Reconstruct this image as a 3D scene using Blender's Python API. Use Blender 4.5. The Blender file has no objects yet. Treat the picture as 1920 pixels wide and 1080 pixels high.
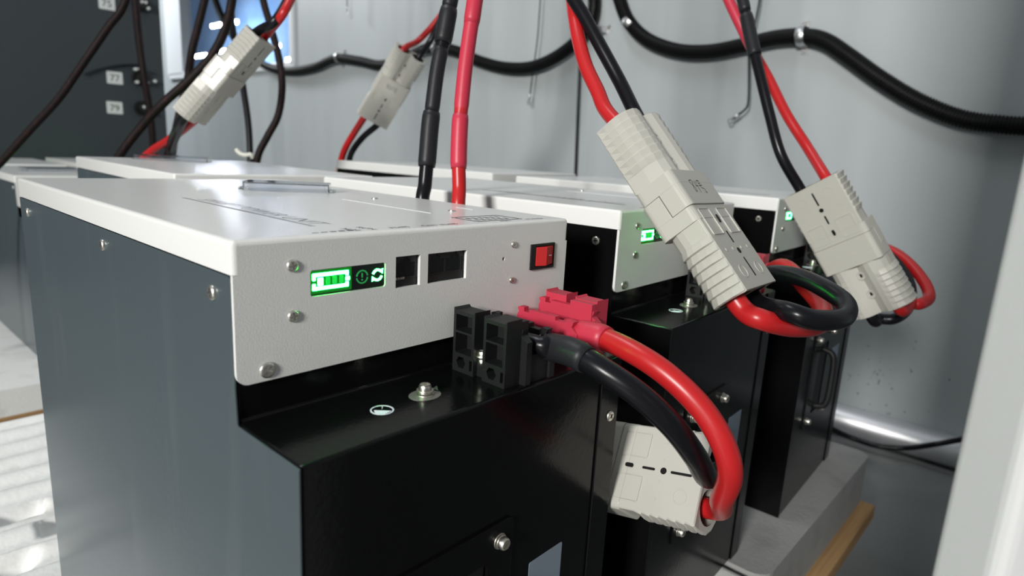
import bpy, bmesh, math, random
from mathutils import Vector, Matrix
from mathutils.geometry import tessellate_polygon

# ------------------------------------------------------------------ camera, world, lights, exposure
SC = bpy.context.scene
COL = SC.collection
F_PX = 1181.9343519936187
ROT = [[0.67431422, -0.73652028, 0.05327104], [-0.12042047, -0.18085002, -0.97611073], [0.72855942, 0.65179072, -0.21064192]]
CAM = [-0.10367384, -0.23663418, 0.03844402]
Rr, Rd, Rf = (Vector(r) for r in ROT)
CP = Vector(CAM)


def P(px, py, d):
    """point at depth d (m along the view axis) behind pixel px, py"""
    return CP + (Rr * ((px - 960) / F_PX) + Rd * ((py - 540) / F_PX) + Rf) * d


def on(px, py, axis, val):
    """point where the sight line of a pixel meets an axis-aligned surface"""
    d = Rr * ((px - 960) / F_PX) + Rd * ((py - 540) / F_PX) + Rf
    return CP + d * ((val - CP[axis]) / d[axis])


cam_d = bpy.data.cameras.new('camera')
cam_d.sensor_width = 36.0
cam_d.lens = F_PX / 1920 * 36
cam_d.clip_start = 0.01
cam_d.dof.use_dof = True
cam_d.dof.focus_distance = 0.36
cam_d.dof.aperture_fstop = 9.5
cam = bpy.data.objects.new('camera', cam_d)
m = Matrix((Rr, -Rd, -Rf)).transposed().to_4x4()
m.translation = CP
cam.matrix_world = m
COL.objects.link(cam)
SC.camera = cam
SC.view_settings.view_transform = 'Standard'
SC.view_settings.look = 'None'
SC.view_settings.gamma = 1
SC.view_settings.exposure = 0.0

W_ = bpy.data.worlds.new('world')
SC.world = W_
W_.use_nodes = True
nt = W_.node_tree
bg = nt.nodes['Background']
tc = nt.nodes.new('ShaderNodeTexCoord')
sx = nt.nodes.new('ShaderNodeSeparateXYZ')
cr = nt.nodes.new('ShaderNodeValToRGB')
nt.links.new(tc.outputs['Generated'], sx.inputs[0])
mr = nt.nodes.new('ShaderNodeMapRange')
mr.inputs['From Min'].default_value = -1
nt.links.new(sx.outputs['Z'], mr.inputs['Value'])
nt.links.new(mr.outputs[0], cr.inputs[0])
cr.color_ramp.elements[0].color = (0.05, 0.052, 0.055, 1)
cr.color_ramp.elements[0].position = 0.4
cr.color_ramp.elements[1].color = (0.42, 0.45, 0.47, 1)
cr.color_ramp.elements[1].position = 0.75
nt.links.new(cr.outputs[0], bg.inputs[0])
bg.inputs[1].default_value = 0.61


def area(name, loc, target, sx_, sy_, power, color=(1, 1, 1)):
    l = bpy.data.lights.new(name, 'AREA')
    l.shape = 'RECTANGLE'
    l.size = sx_
    l.size_y = sy_
    l.energy = power
    l.color = color
    o = bpy.data.objects.new(name, l)
    o.location = loc
    d = Vector(target) - Vector(loc)
    o.rotation_euler = d.to_track_quat('-Z', 'Y').to_euler()
    COL.objects.link(o)
    return o


area('doorway_light', (-3.4, -.90, 1.15), (0.3, 0.1, -0.05), 0.6, 0.6, 176, (1.0, 0.985, 0.95))
area('ceiling_light', (0.1, 0.9, 2.2), (0.4, 0.5, 0), 1.2, 0.25, 15, (0.93, 0.97, 1.0))
area('wall_fill_light', (.5, 4.6, 1.7), (1.3, 2.7, .1), 0.3, 0.6, 76, (0.93, 0.97, 1.0))  # added fill for the wall below the window, no such lamp seen
area('back_light', (1.9, 4.6, 1.7), (3.1, 6.6, 0.9), 0.8, 0.8, 34, (0.85, 0.93, 1.0))

# ------------------------------------------------------------------ materials
MATS = {}


def mat(name, color, rough=0.5, metal=0.0, bump=None, spec=0.5, noise=None, emit=None, coat=0.0, trans=0.0, ior=1.45):
    m_ = bpy.data.materials.new(name)
    m_.use_nodes = True
    t = m_.node_tree
    b = t.nodes['Principled BSDF']
    b.inputs['Base Color'].default_value = (*color, 1)
    b.inputs['Roughness'].default_value = rough
    b.inputs['Metallic'].default_value = metal
    b.inputs['Specular IOR Level'].default_value = spec
    b.inputs['Coat Weight'].default_value = coat
    b.inputs['Coat Roughness'].default_value = 0.08
    b.inputs['Transmission Weight'].default_value = trans
    b.inputs['IOR'].default_value = ior
    co = None
    if bump or noise:
        co = t.nodes.new('ShaderNodeTexCoord')
    if bump:
        sc_, st, dist = bump
        n = t.nodes.new('ShaderNodeTexNoise')
        n.inputs['Scale'].default_value = sc_
        n.inputs['Detail'].default_value = 2
        t.links.new(co.outputs['Object'], n.inputs['Vector'])
        bp = t.nodes.new('ShaderNodeBump')
        bp.inputs['Strength'].default_value = st
        bp.inputs['Distance'].default_value = dist
        t.links.new(n.outputs['Fac'], bp.inputs['Height'])
        t.links.new(bp.outputs[0], b.inputs['Normal'])
    if noise:
        sc_, c2, lo, hi = noise[:4]
        n = t.nodes.new('ShaderNodeTexNoise')
        n.inputs['Detail'].default_value = 6
        mp = t.nodes.new('ShaderNodeMapping')
        mp.inputs['Scale'].default_value = sc_
        t.links.new(co.outputs['Object'], mp.inputs[0])
        t.links.new(mp.outputs[0], n.inputs['Vector'])
        n.inputs['Scale'].default_value = 1
        r = t.nodes.new('ShaderNodeValToRGB')
        r.color_ramp.elements[0].position = lo
        r.color_ramp.elements[1].position = hi
        r.color_ramp.elements[0].color = (*color, 1)
        r.color_ramp.elements[1].color = (*c2, 1)
        t.links.new(n.outputs['Fac'], r.inputs[0])
        t.links.new(r.outputs[0], b.inputs['Base Color'])
    if emit:
        b.inputs['Emission Color'].default_value = (*emit[0], 1)
        b.inputs['Emission Strength'].default_value = emit[1]
    MATS[name] = m_
    return m_


WHITE = mat('white_powder_coat', (0.76, 0.76, 0.74), 0.21, bump=(1300, 0.34, 0.00028), spec=0.5)
SLATE = mat('slate_grey_paint', (0.062, 0.082, 0.092), 0.27, bump=(900, 0.12, 0.0002), noise=((60, 25, 4), (0.085, 0.105, 0.113), 0.55, 0.8))
BLACK = mat('black_gloss_paint', (0.004, 0.004, 0.0045), 0.18, bump=(420, 0.16, 0.0004), spec=0.22)
BLACKP = mat('black_plastic', (0.007, 0.0075, 0.008), 0.5, bump=(900, 0.2, 0.0002))
DARK = mat('socket_black', (0.004, 0.004, 0.004), 0.5)
PINK = mat('red_nylon', (0.48, 0.030, 0.062), 0.48, bump=(1200, 0.15, 0.0002))
SHRINKR = mat('red_heat_shrink', (0.50, 0.03, 0.06), 0.42, bump=(500, 0.1, 0.0004))
RED = mat('red_cable_jacket', (0.46, 0.014, 0.016), 0.33, bump=(60, 0.08, 0.002))
BLK = mat('black_cable_jacket', (0.006, 0.006, 0.008), 0.28, bump=(60, 0.08, 0.002), spec=0.3)
SHRINKB = mat('black_heat_shrink', (0.014, 0.0145, 0.017), 0.45, bump=(300, 0.15, 0.0006), spec=0.35)
BROWNC = mat('braided_cable_jacket', (0.006, 0.004, 0.004), 0.6, noise=((500, 500, 60), (0.045, 0.010, 0.010), 0.5, 0.75), spec=0.25)
HOSE = mat('corrugated_hose', (0.005, 0.005, 0.0055), 0.45, spec=0.3)
GREY = mat('grey_connector_plastic', (0.47, 0.46, 0.415), 0.3, bump=(700, 0.08, 0.0002), spec=0.5)
STEEL = mat('nickel_steel', (0.78, 0.75, 0.68), 0.34, metal=1.0)
ZINC = mat('zinc_plate', (0.6, 0.6, 0.6), 0.38, metal=1.0)
BAREM = mat('masked_bare_metal', (0.35, 0.33, 0.31), 0.45, metal=0.7)
INK = mat('black_ink', (0.02, 0.02, 0.022), 0.5)
WINK = mat('white_ink', (0.8, 0.85, 0.95), 0.5)
REDSW = mat('red_rocker', (0.62, 0.03, 0.03), 0.35)
CLEAR = mat('clear_plastic', (0.95, 0.97, 1.0), 0.06, trans=1.0, ior=1.48)
LABEL = mat('silver_blue_label', (0.28, 0.34, 0.42), 0.4, metal=0.3)
FOAM = mat('white_foam', (0.82, 0.82, 0.80), 0.75, bump=(220, 0.4, 0.001), noise=((25, 25, 25), (0.7, 0.69, 0.66), 0.55, 0.75))
WOOD = mat('pallet_wood', (0.42, 0.25, 0.11), 0.7, noise=((6, 120, 120), (0.25, 0.14, 0.06), 0.4, 0.7))
WALL = mat('painted_wall', (0.455, 0.49, 0.498), 0.4, noise=((0.8, 5, 1.0), (0.40, 0.43, 0.435), 0.40, 0.72), spec=0.4)
FLOOR = mat('grey_floor_paint', (0.16, 0.165, 0.165), 0.45, noise=((5, 5, 5), (0.22, 0.225, 0.22), 0.45, 0.7))
CABINET = mat('charcoal_cabinet_paint', (0.035, 0.043, 0.05), 0.5, bump=(500, 0.1, 0.0004))
PAPER = mat('white_tag', (0.62, 0.64, 0.63), 0.5)
PANELW = mat('white_door_paint', (0.59, 0.59, 0.595), 0.4, bump=(700, 0.15, 0.0003))
TUBE = mat('polished_pipe', (0.85, 0.85, 0.87), 0.42, metal=0.85, bump=(25, 0.12, 0.004))
RUST = mat('rust_stain', (0.13, 0.12, 0.11), 0.7)
FRAMEW = mat('window_frame_white', (0.75, 0.78, 0.8), 0.4)
GLASS = mat('window_glass', (0.95, 0.98, 1.0), 0.02, trans=1.0, ior=1.1)
_t = GLASS.node_tree
_out = [n for n in _t.nodes if n.type == 'OUTPUT_MATERIAL'][0]
_tr = _t.nodes.new('ShaderNodeBsdfTransparent')
_gl = _t.nodes.new('ShaderNodeBsdfGlossy')
_gl.inputs['Roughness'].default_value = 0.02
_mx = _t.nodes.new('ShaderNodeMixShader')
_mx.inputs[0].default_value = 0.07
_tr.inputs['Color'].default_value = (0.93, 0.96, 1.0, 1)
_t.links.new(_tr.outputs[0], _mx.inputs[1])
_t.links.new(_gl.outputs[0], _mx.inputs[2])
_t.links.new(_mx.outputs[0], _out.inputs['Surface'])
BLUEROOM = mat('far_room_wall', (0.20, 0.34, 0.58), 0.9, noise=((3, 2, 2), (0.30, 0.44, 0.64), 0.4, 0.75), spec=0.1)
LAMP = mat('lamp_tube', (1, 1, 1), 0.5, emit=((0.90, 0.95, 1.0), 170))
LED = mat('green_led_bright', (0.1, 0.5, 0.15), 0.4, emit=((0.015, 1.0, 0.07), 110))
LEDM = mat('green_led_mid', (0.02, 0.3, 0.05), 0.4, emit=((0.0, 0.75, 0.06), 0.8))
LEDD = mat('green_led_dim', (0.02, 0.2, 0.05), 0.4, emit=((0.02, 0.35, 0.08), 0.5))
LEDHALO = mat('painted_green_halo', (0.005, 0.02, 0.006), 0.25, emit=((0.0, 0.30, 0.012), 0.55))
SCREEN = mat('screen_black', (0.005, 0.006, 0.006), 0.2)
CREAM = mat('nylon_tie', (0.75, 0.74, 0.66), 0.4)


# ------------------------------------------------------------------ mesh helpers
class MB:
    def __init__(s):
        s.v = []
        s.f = []
        s.mi = []
        s.mats = []
        s.M = Matrix.Identity(4)
        s.sm = []

    def _m(s, m_):
        if m_ not in s.mats:
            s.mats.append(m_)
        return s.mats.index(m_)

    def add(s, vs, fs, m_, smooth=False):
        k = len(s.v)
        i = s._m(m_)
        s.v += [tuple(s.M @ Vector(v)) for v in vs]
        for f in fs:
            s.f.append([k + a for a in f])
            s.mi.append(i)
            s.sm.append(smooth)

    def box(s, x0, x1, y0, y1, z0, z1, m_):
        v = [(x, y, z) for z in (z0, z1) for y in (y0, y1) for x in (x0, x1)]
        s.add(v, [(0, 2, 3, 1), (4, 5, 7, 6), (0, 1, 5, 4), (2, 6, 7, 3), (0, 4, 6, 2), (1, 3, 7, 5)], m_)

    def prism(s, loops, lo, hi, fr, m_, caps=(True, True), smooth=False):
        """loops: outer then holes, lists of (u, v); fr(u, v, w) -> xyz"""
        pts = [p for lp in loops for p in lp]
        n = len(pts)
        tris = tessellate_polygon([[Vector((a, b, 0)) for a, b in lp] for lp in loops])
        vs = [fr(a, b, lo) for a, b in pts] + [fr(a, b, hi) for a, b in pts]
        fs = []
        if caps[0]:
            fs += [tuple(t) for t in tris]
        if caps[1]:
            fs += [tuple(n + a for a in t) for t in tris]
        s.add(vs, fs, m_)
        k = 0
        wf = []
        for lp in loops:
            c = len(lp)
            for i in range(c):
                a, b = k + i, k + (i + 1) % c
                wf.append((a, b, n + b, n + a))
            k += c
        s.add(vs, wf, m_, smooth)

    def cyl(s, c, ax, r, h, m_, seg=20, r2=None, caps=True, smooth=True):
        c = Vector(c)
        ax = Vector(ax).normalized()
        q = ax.to_track_quat('Z', 'Y').to_matrix()
        r2 = r if r2 is None else r2
        vs = []
        for k, (hh, rr) in enumerate(((0, r), (h, r2))):
            for i in range(seg):
                a = 2 * math.pi * i / seg
                vs.append(c + q @ Vector((math.cos(a) * rr, math.sin(a) * rr, hh)))
        fs = [(i, (i + 1) % seg, seg + (i + 1) % seg, seg + i) for i in range(seg)]
        s.add(vs, fs, m_, smooth)
        if caps:
            s.add(vs, [tuple(range(seg))[::-1], tuple(range(seg, 2 * seg))], m_)

    def loft(s, secs, m_, closed=True, caps=(True, True), smooth=True):
        n = len(secs[0])
        vs = [p for sec in secs for p in sec]
        fs = []
        for i in range(len(secs) - 1):
            for j in range(n if closed else n - 1):
                a, b = i * n + j, i * n + (j + 1) % n
                fs.append((a, b, b + n, a + n))
        s.add(vs, fs, m_, smooth)
        cf = []
        if caps[0]:
            cf.append(tuple(range(n))[::-1])
        if caps[1]:
            cf.append(tuple(range((len(secs) - 1) * n, len(secs) * n)))
        if cf:
            s.add(vs, cf, m_)

    def tube(s, pts, r, m_, seg=16, res=8, caps=(True, True), corr=None, spline=True):
        pts = [Vector(p) for p in pts]
        if spline and len(pts) > 2:
            pts = crom(pts, res)
        if corr:
            pts = resample(pts, corr / 4)
        n = len(pts)
        T = [(pts[min(i + 1, n - 1)] - pts[max(i - 1, 0)]).normalized() for i in range(n)]
        up = Vector((0, 0, 1)) if abs(T[0].z) < .9 else Vector((1, 0, 0))
        N = (up - T[0] * up.dot(T[0])).normalized()
        secs = []
        for i in range(n):
            N = (N - T[i] * N.dot(T[i])).normalized()
            B = T[i].cross(N)
            rr = r(i / (n - 1)) if callable(r) else r
            if corr:
                rr = r * (1, 1, .86, .86)[i % 4]
            secs.append([pts[i] + (N * math.cos(2 * math.pi * j / seg) + B * math.sin(2 * math.pi * j / seg)) * rr for j in range(seg)])
        s.loft(secs, m_, True, caps, not corr)

    def build(s, name, parent=None, bevel=0, bseg=2, label=None, weld=True, shade=None):
        me = bpy.data.meshes.new(name)
        me.from_pydata(s.v, [], s.f)
        for m_ in s.mats:
            me.materials.append(m_)
        me.polygons.foreach_set('material_index', s.mi)
        me.polygons.foreach_set('use_smooth', s.sm)
        bm = bmesh.new()
        bm.from_mesh(me)
        if weld:
            bmesh.ops.remove_doubles(bm, verts=bm.verts, dist=1e-6)
        bmesh.ops.recalc_face_normals(bm, faces=bm.faces)
        bm.to_mesh(me)
        bm.free()
        o = bpy.data.objects.new(name, me)
        COL.objects.link(o)
        if parent:
            o.parent = parent
        if bevel:
            b = o.modifiers.new('bevel', 'BEVEL')
            b.width = bevel
            b.segments = bseg
            b.limit_method = 'ANGLE'
            b.angle_limit = math.radians(40)
            b.harden_normals = False
        if label:
            o['label'] = label
        return o


def run_up(pts):
    """carry a run that leaves the top of the view on up to the cable tray height"""
    pts = [Vector(p) for p in pts]
    out = list(pts)
    for end in (0, -1):
        p, q = pts[end], pts[1 if end == 0 else -2]
        if p.z > q.z + .02 and p.z > .2 and p.z < 1.5:
            d = (p - q).normalized() * .12
            ext = [p + Vector((d.x * .8, d.y * .8, max(.12, d.z))), Vector((p.x + d.x * 1.3, p.y + d.y * 1.3, 1.75))]
            out = (ext[::-1] + out) if end == 0 else (out + ext)
    return out


def crom(p, res):
    q = [p[0] * 2 - p[1]] + p + [p[-1] * 2 - p[-2]]
    out = []
    for i in range(1, len(q) - 2):
        a, b, c, d = q[i - 1:i + 3]
        for k in range(res):
            t = k / res
            out.append(0.5 * ((2 * b) + (c - a) * t + (2 * a - 5 * b + 4 * c - d) * t * t + (3 * b - a - 3 * c + d) * t ** 3))
    out.append(q[-2])
    return out


def resample(p, step):
    out = [p[0]]
    need = step
    for a, b in zip(p, p[1:]):
        L = (b - a).length
        pos = 0
        while L - pos >= need:
            pos += need
            out.append(a + (b - a) * (pos / L))
            need = step
        need -= L - pos
    return out


def rrect(u0, u1, v0, v1, r, n=5):
    out = []
    for cx, cy, a0 in ((u1 - r, v1 - r, 0), (u0 + r, v1 - r, 90), (u0 + r, v0 + r, 180), (u1 - r, v0 + r, 270)):
        for k in range(n + 1):
            a = math.radians(a0 + 90 * k / n)
            out.append((cx + r * math.cos(a), cy + r * math.sin(a)))
    return out


def circ(cu, cv, r, n=20, a0=0):
    return [(cu + r * math.cos(a0 + 2 * math.pi * k / n), cv + r * math.sin(a0 + 2 * math.pi * k / n)) for k in range(n)]


def arcband(cu, cv, r0, r1, a0, a1, n=12):
    A = [math.radians(a0 + (a1 - a0) * k / n) for k in range(n + 1)]
    return [(cu + r1 * math.cos(a), cv + r1 * math.sin(a)) for a in A] + [(cu + r0 * math.cos(a), cv + r0 * math.sin(a)) for a in reversed(A)]


def tag(o, label, cat, group=None):
    o['label'] = label
    o['category'] = cat
    if group:
        o['group'] = group
    return o


def struct(o):
    o['kind'] = 'structure'
    return o


def empty(name, loc, rz=0):
    o = bpy.data.objects.new(name, None)
    o.empty_display_size = 0.05
    o.location = loc
    o.rotation_euler = (0, 0, rz)
    COL.objects.link(o)
    return o


def text_mesh(name, s, size, origin, ux, uy, m_, parent, ext=0.00012, lift=0.0002, align='LEFT', bold=0.0, shear=0.0):
    cu = bpy.data.curves.new('tmp', 'FONT')
    cu.body = s
    cu.size = size
    cu.align_x = align
    cu.offset = bold
    cu.shear = shear
    cu.resolution_u = 3
    o = bpy.data.objects.new('tmp', cu)
    COL.objects.link(o)
    dg = bpy.context.evaluated_depsgraph_get()
    me = bpy.data.meshes.new_from_object(o.evaluated_get(dg))
    bpy.data.objects.remove(o)
    bpy.data.curves.remove(cu)
    ux = Vector(ux).normalized()
    uy = Vector(uy).normalized()
    uz = ux.cross(uy)
    b = MB()
    vs = [Vector(origin) + ux * v.co.x + uy * v.co.y + uz * lift for v in me.vertices]
    b.add(vs, [tuple(p.vertices) for p in me.polygons], m_)
    bpy.data.meshes.remove(me)
    return b.build(name, parent, weld=False)


def add_screw(b, c, n, r=0.0033, h=0.0016, m_=None, cross=True, twist=0.5):
    """pan head with a real cross recess"""
    m_ = m_ or STEEL
    n = Vector(n).normalized()
    q = n.to_track_quat('Z', 'Y').to_matrix() @ Matrix.Rotation(twist, 3, 'Z')
    c = Vector(c)

    def fr(u, v, w):
        return c + q @ Vector((u, v, w))
    k, l = r * .15, r * .62
    star = [(k, k), (k, l), (-k, l), (-k, k), (-l, k), (-l, -k), (-k, -k), (-k, -l), (k, -l), (k, -k), (l, -k), (l, k)]
    rings = [(r, 0), (r, h * .45), (r * .9, h * .8), (r * .78, h)]
    seg = 24
    secs = [[fr(rr * math.cos(2 * math.pi * j / seg), rr * math.sin(2 * math.pi * j / seg), hh) for j in range(seg)] for rr, hh in rings]
    b.loft(secs, m_, True, (False, False))
    if cross:
        b.prism([circ(0, 0, r * .78, seg), star], h, h - .0001, fr, m_, caps=(True, False))
        b.prism([star], h - r * .4, h, fr, m_, caps=(True, False))
    else:
        b.prism([circ(0, 0, r * .78, seg)], h - .0001, h, fr, m_, caps=(False, True))


# ------------------------------------------------------------------ the room
XW = 1.32
ZF = -0.5
b = MB()
b.box(-4.2, 3.2, -2.6, 5.2, ZF - .05, ZF, FLOOR)
struct(b.build('floor'))
b = MB()
b.box(-4.2, 3.2, -2.68, -2.6, ZF, 2.0, CABINET)
struct(b.build('wall_light_blocker'))  # unseen dark wall, added to darken reflections and block ambient light
wy0, wy1 = on(549, 60, 0, XW).y, on(316, 60, 0, XW).y
wz0 = on(440, 131, 0, XW).z
b = MB()
b.box(XW, XW + .08, -2.6, wy0, ZF, 1.9, WALL)
b.box(XW, XW + .08, wy0, 5.2, ZF, wz0, WALL)
b.box(XW, XW + .08, wy1, 5.2, wz0, 1.9, WALL)
b.box(XW, XW + .08, wy0, wy1, 1.2, 1.9, WALL)
struct(b.build('wall_right'))
# panel joints of the wall
b = MB()
ys = on(1103, 200, 0, XW).y
b.box(XW - .0015, XW + .001, ys - .012, ys + .012, ZF, 1.9, WALL)
struct(b.build('trim_1', bevel=.0008))
rnd = random.Random(11)
b = MB()
for k in range(46):
    px, py = rnd.gauss(1655, 38), rnd.gauss(715, 60)
    p = on(px, py, 0, XW)
    r_ = rnd.uniform(.0008, .0024)
    b.prism([circ(0, 0, r_, 7, rnd.random())], -.0002, .0, lambda u, v, w: (XW + w, p.y + u * .7, p.z + v * rnd.uniform(1, 1.01)), RUST)
sp_ = b.build('rust_stains', bpy.data.objects['wall_right'], weld=False)
sp_['kind'] = 'stuff'
# window: frame, glass and the room beyond
b = MB()
b.box(XW - .012, XW + .05, wy1 - .20, wy1 + .02, wz0, 1.2, FRAMEW)
b.box(XW - .012, XW + .05, wy0 - .01, wy1, wz0 - .02, wz0 + .012, FRAMEW)
b.box(XW - .012, XW + .05, wy0 - .012, wy0 + .012, wz0, 1.2, FRAMEW)
wf = struct(b.build('window_1', bevel=.004))
b = MB()
b.box(XW + .03, XW + .034, wy0, wy1 - .1, wz0, 1.2, GLASS)
b.build('window_pane', wf)
b = MB()
b.box(3.1, 3.15, 1.0, 8.5, -.5, 2.4, BLUEROOM)
struct(b.build('wall_beyond'))
for k, (px, py, w_) in enumerate(((407, 46, .09), (440, 40, .04), (377, 103, .10), (421, 94, .09), (541, 16, .05), (543, 110, .035), (521, 84, .02))):
    c = on(px, py, 0, 2.75)
    e = empty('ceiling_lamp', c)
    b = MB()
    b.box(-.012, .012, -w_ * 1.3, w_ * 1.3, -.022, .004, LAMP)
    b.build('lamp_tube', e, bevel=.006)
    b = MB()
    b.box(-.018, .018, -w_ * 1.35, w_ * 1.35, .004, .016, FRAMEW)
    b.build('housing', e)
    pos = ['long one near the upper left of the pane', 'small, right beside the long upper lamp', 'lowest and leftmost of the bright lamps', 'low in the pane, right of the lowest lamp',
           'at the upper right edge of the window', 'at the lower right corner of the window', 'faint speck near the right side of the pane'][k]
    tag(e, 'bright lamp seen through the window, ' + pos, 'lamp', 'lamps beyond the window')

# pipe along the foot of the wall
b = MB()
b.tube([(XW - .034, -1.1, ZF + .031), (XW - .034, .2, ZF + .031), (XW - .034, 3.2, ZF + .031)], .030, TUBE, seg=24, spline=False)
tag(b.build('floor_pipe'), 'shiny silver pipe lying along the foot of the grey wall', 'pipe')

# ------------------------------------------------------------------ corrugated conduit on the wall
HR = .0165


def wp(px, py, off=.022):
    return on(px, py, 0, XW - off)


def hose(pts, label):
    b = MB()
    b.tube(run_up([wp(*p) for p in pts]), HR, HOSE, seg=18, res=10, corr=.0056)
    return tag(b.build('corrugated_hose'), label, 'hose')


hose([(1148, -60), (1162, 0), (1180, 42), (1215, 75), (1270, 95), (1330, 97), (1390, 86), (1450, 72), (1503, 68), (1545, 76), (1590, 105), (1650, 148), (1720, 190), (1800, 222), (1880, 234), (1960, 238), (2060, 240)],
     'black corrugated hose clipped across the right part of the wall')
hose([(372, -140), (395, -30), (420, 40), (460, 95), (505, 126), (548, 133), (590, 126), (630, 110), (672, 114), (715, 122), (760, 108), (805, 90), (850, 94), (900, 115), (950, 127), (1000, 125), (1050, 102), (1095, 62), (1113, 20), (1112, -60)],
     'black corrugated hose sagging between clips behind the hanging cables')


def clip(px, py, ang, label, tall=.021):
    """zinc saddle clip; ang = direction of the hose in the wall plane"""
    c = wp(px, py)
    e = empty('hose_clip', (XW, c.y, c.z))
    b = MB()
    ca, sa = math.cos(ang), math.sin(ang)
    ud = Vector((0, -ca, -sa))
    vd = Vector((0, -sa, ca))
    secs = []
    prof = [(-.019, .0), (-.0185, -.010)] + [(math.sin(a) * .0185, -.022 - math.cos(a) * .0185 * 1) for a in [math.radians(-90 + 15 * k) for k in range(13)]] + [(.0185, -.01), (.019, 0)]
    for du in (-.008, -.003, .003, .008):
        k = 1.05 if abs(du) < .005 else 1.0
        secs.append([ud * du + vd * a * k + Vector((bb * k - .0005, 0, 0)) for a, bb in prof])
    b.loft(secs, ZINC, closed=False, caps=(False, False))
    for sg in (-1, 1):
        pts = [ud * du + vd * sg * (.0185 + dv) for du, dv in ((-.008, 0), (.008, 0), (.008, .014), (-.008, .014))]
        b.add(pts + [p + Vector((-.0015, 0, 0)) for p in pts], [(0, 1, 2, 3), (4, 7, 6, 5), (0, 4, 5, 1), (1, 5, 6, 2), (2, 6, 7, 3), (3, 7, 4, 0)], ZINC)
    b.build('strap', e)
    for sg in (-1, 1):
        s = MB()
        add_screw(s, vd * sg * .026 + Vector((-.0012, 0, 0)), (-1, 0, 0), .0045, .003, ZINC)
        s.build('screw', e)
    return tag(e, label, 'clip', 'hose clips on the wall')


clip(1181, 43, -.9, 'zinc clip at the steep upper bend of the right hose')
clip(1503, 68, -.1, 'zinc clip at the crest of the right hose')
clip(636, 108, .15, 'small zinc clip on the hose just left of the short hanging connector')
clip(818, 90, .0, 'zinc clip on the hose behind the black riser cable')
clip(1118, 60, 1.2, 'zinc clip where the sagging hose turns up behind the crossing cables')

# thin wires hanging on the wall


def wire(pts, r, label, end=None, off=.03, m_=None):
    b = MB()
    q = [wp(p[0], p[1], off) for p in pts]
    b.tube(run_up(q), r, m_ or BLK, seg=8)
    o = b.build('thin_wire')
    tag(o, label, 'wire')
    if end:
        d = (q[-1] - q[-2]).normalized()
        s = MB()
        s.cyl(q[-1], d, r * 1.7, .016, ZINC, seg=10)
        c = q[-1] + d * .024
        n = Vector((-1, 0, 0))
        u = d
        v = n.cross(u)
        s.prism([circ(0, 0, .0065, 16), circ(0, 0, .0033, 12)], -.0006, .0006, lambda a, bb, w: c + u * a + v * bb + n * w, ZINC)
        s.build('ring_terminal', o, label='bare metal ring terminal')
    return o


wire([(1427, -40), (1424, 0), (1415, 45), (1405, 85), (1404, 120), (1404, 165), (1402, 196), (1395, 207), (1386, 214)], .0024, 'thin black wire with a metal ring end, by the right pair of cables', True)
wire([(652, -40), (651, 0), (651, 12)], .0016, 'thin black wire with a metal ring end, at the top edge by the window', True)
wire([(1016, -40), (1013, 0), (1008, 70), (1000, 130), (994, 176)], .0018, 'thin grey wire hanging straight in front of the sagging hose', True)
wire([(1090, 20), (1088, 100), (1084, 200), (1079, 330), (1075, 420)], .0042, 'straight black cord running down the panel joint of the wall', off=.008)

# floor cable
b = MB()
fl = lambda px, py, z=ZF + .006: on(px, py, 2, z)
b.tube([on(1520, 780, 2, ZF + .05), on(1565, 806, 2, ZF + .03), on(1600, 822, 2, ZF + .02), on(1645, 836, 2, ZF + .02), on(1700, 840, 2, ZF + .03), on(1760, 832, 2, ZF + .06), on(1820, 822, 2, ZF + .075), on(1900, 818, 2, ZF + .075)], .005, BLK, seg=10)
tag(b.build('floor_cable'), 'single black cable crossing in front of the silver pipe', 'cable')

# ------------------------------------------------------------------ dark cabinet at the back
YC = 2.4
xr = on(308, 150, 1, YC).x
cab = empty('equipment_cabinet', ((-1.2 + xr) / 2, YC + .3, ZF))
cab_inv = Vector(cab.location)


def cl(x, y, z):
    return (x - cab_inv.x, y - cab_inv.y, z - cab_inv.z)


b = MB()
x0, y0, z0 = cl(-1.2, YC, ZF)
x1, y1, z1 = cl(xr, YC + .6, 1.5)
b.box(x0, x1, y0, y1, z0, z1, CABINET)
b.build('body', cab, bevel=.004)
for s_, px, py, in (('75', 200, 6), ('77', 215, 146), ('79', 215, 202)):
    p = on(px, py, 1, YC)
    x, y, z = cl(p.x, YC, p.z)
    b = MB()
    b.prism([rrect(x - .025, x + .025, z - .021, z + .021, .003)], y - .0015, y, lambda u, v, w: (u, w, v), PAPER)
    t = b.build('number_tag', cab, label='white tag reading ' + s_)
    text_mesh('tag_number', s_, .032, (x, y - .0016, z - .0115), (1, 0, 0), (0, 0, 1), INK, t, align='CENTER')
for k, (px, py) in enumerate(((262, 8), (262, 147), (266, 203))):
    p = on(px, py, 1, YC)
    x, y, z = cl(p.x, YC, p.z)
    b = MB()
    b.cyl((x, y, z), (0, -1, 0), .026, .016, DARK, seg=24)
    b.cyl((x, y - .016, z), (0, -1, 0), .017, .02, BLACKP, seg=20)
    g = b.build('cable_gland', cab)
    for dx, dz in (((-.022, .028), (-.008, .03), (.008, .03), (-.02, -.016), (.014, -.014), (.04, -.006)) if k == 1 else ((-.004, .004), (.008, .004), (.016, -.014))):
        s = MB()
        s.cyl((x + dx, y - .02, z + dz), (0, -1, 0), .005, .018, PAPER, seg=10)
        s.build('wire_stub', g, label='short white wire end')
tag(cab, 'tall charcoal cabinet with white tags 75, 77 and 79 at the back', 'cabinet')
b = MB()
pp = [on(px, py, 1, YC - .01) for px, py in ((158, 140), (180, 132), (205, 126), (235, 122), (262, 122))]
b.tube(pp, .003, BLK, seg=8)
tag(b.build('thin_wire'), 'thin black wire arching above the tag 77 on the cabinet', 'wire')

# ------------------------------------------------------------------ foam packing and pallet
FT = -0.344


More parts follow.
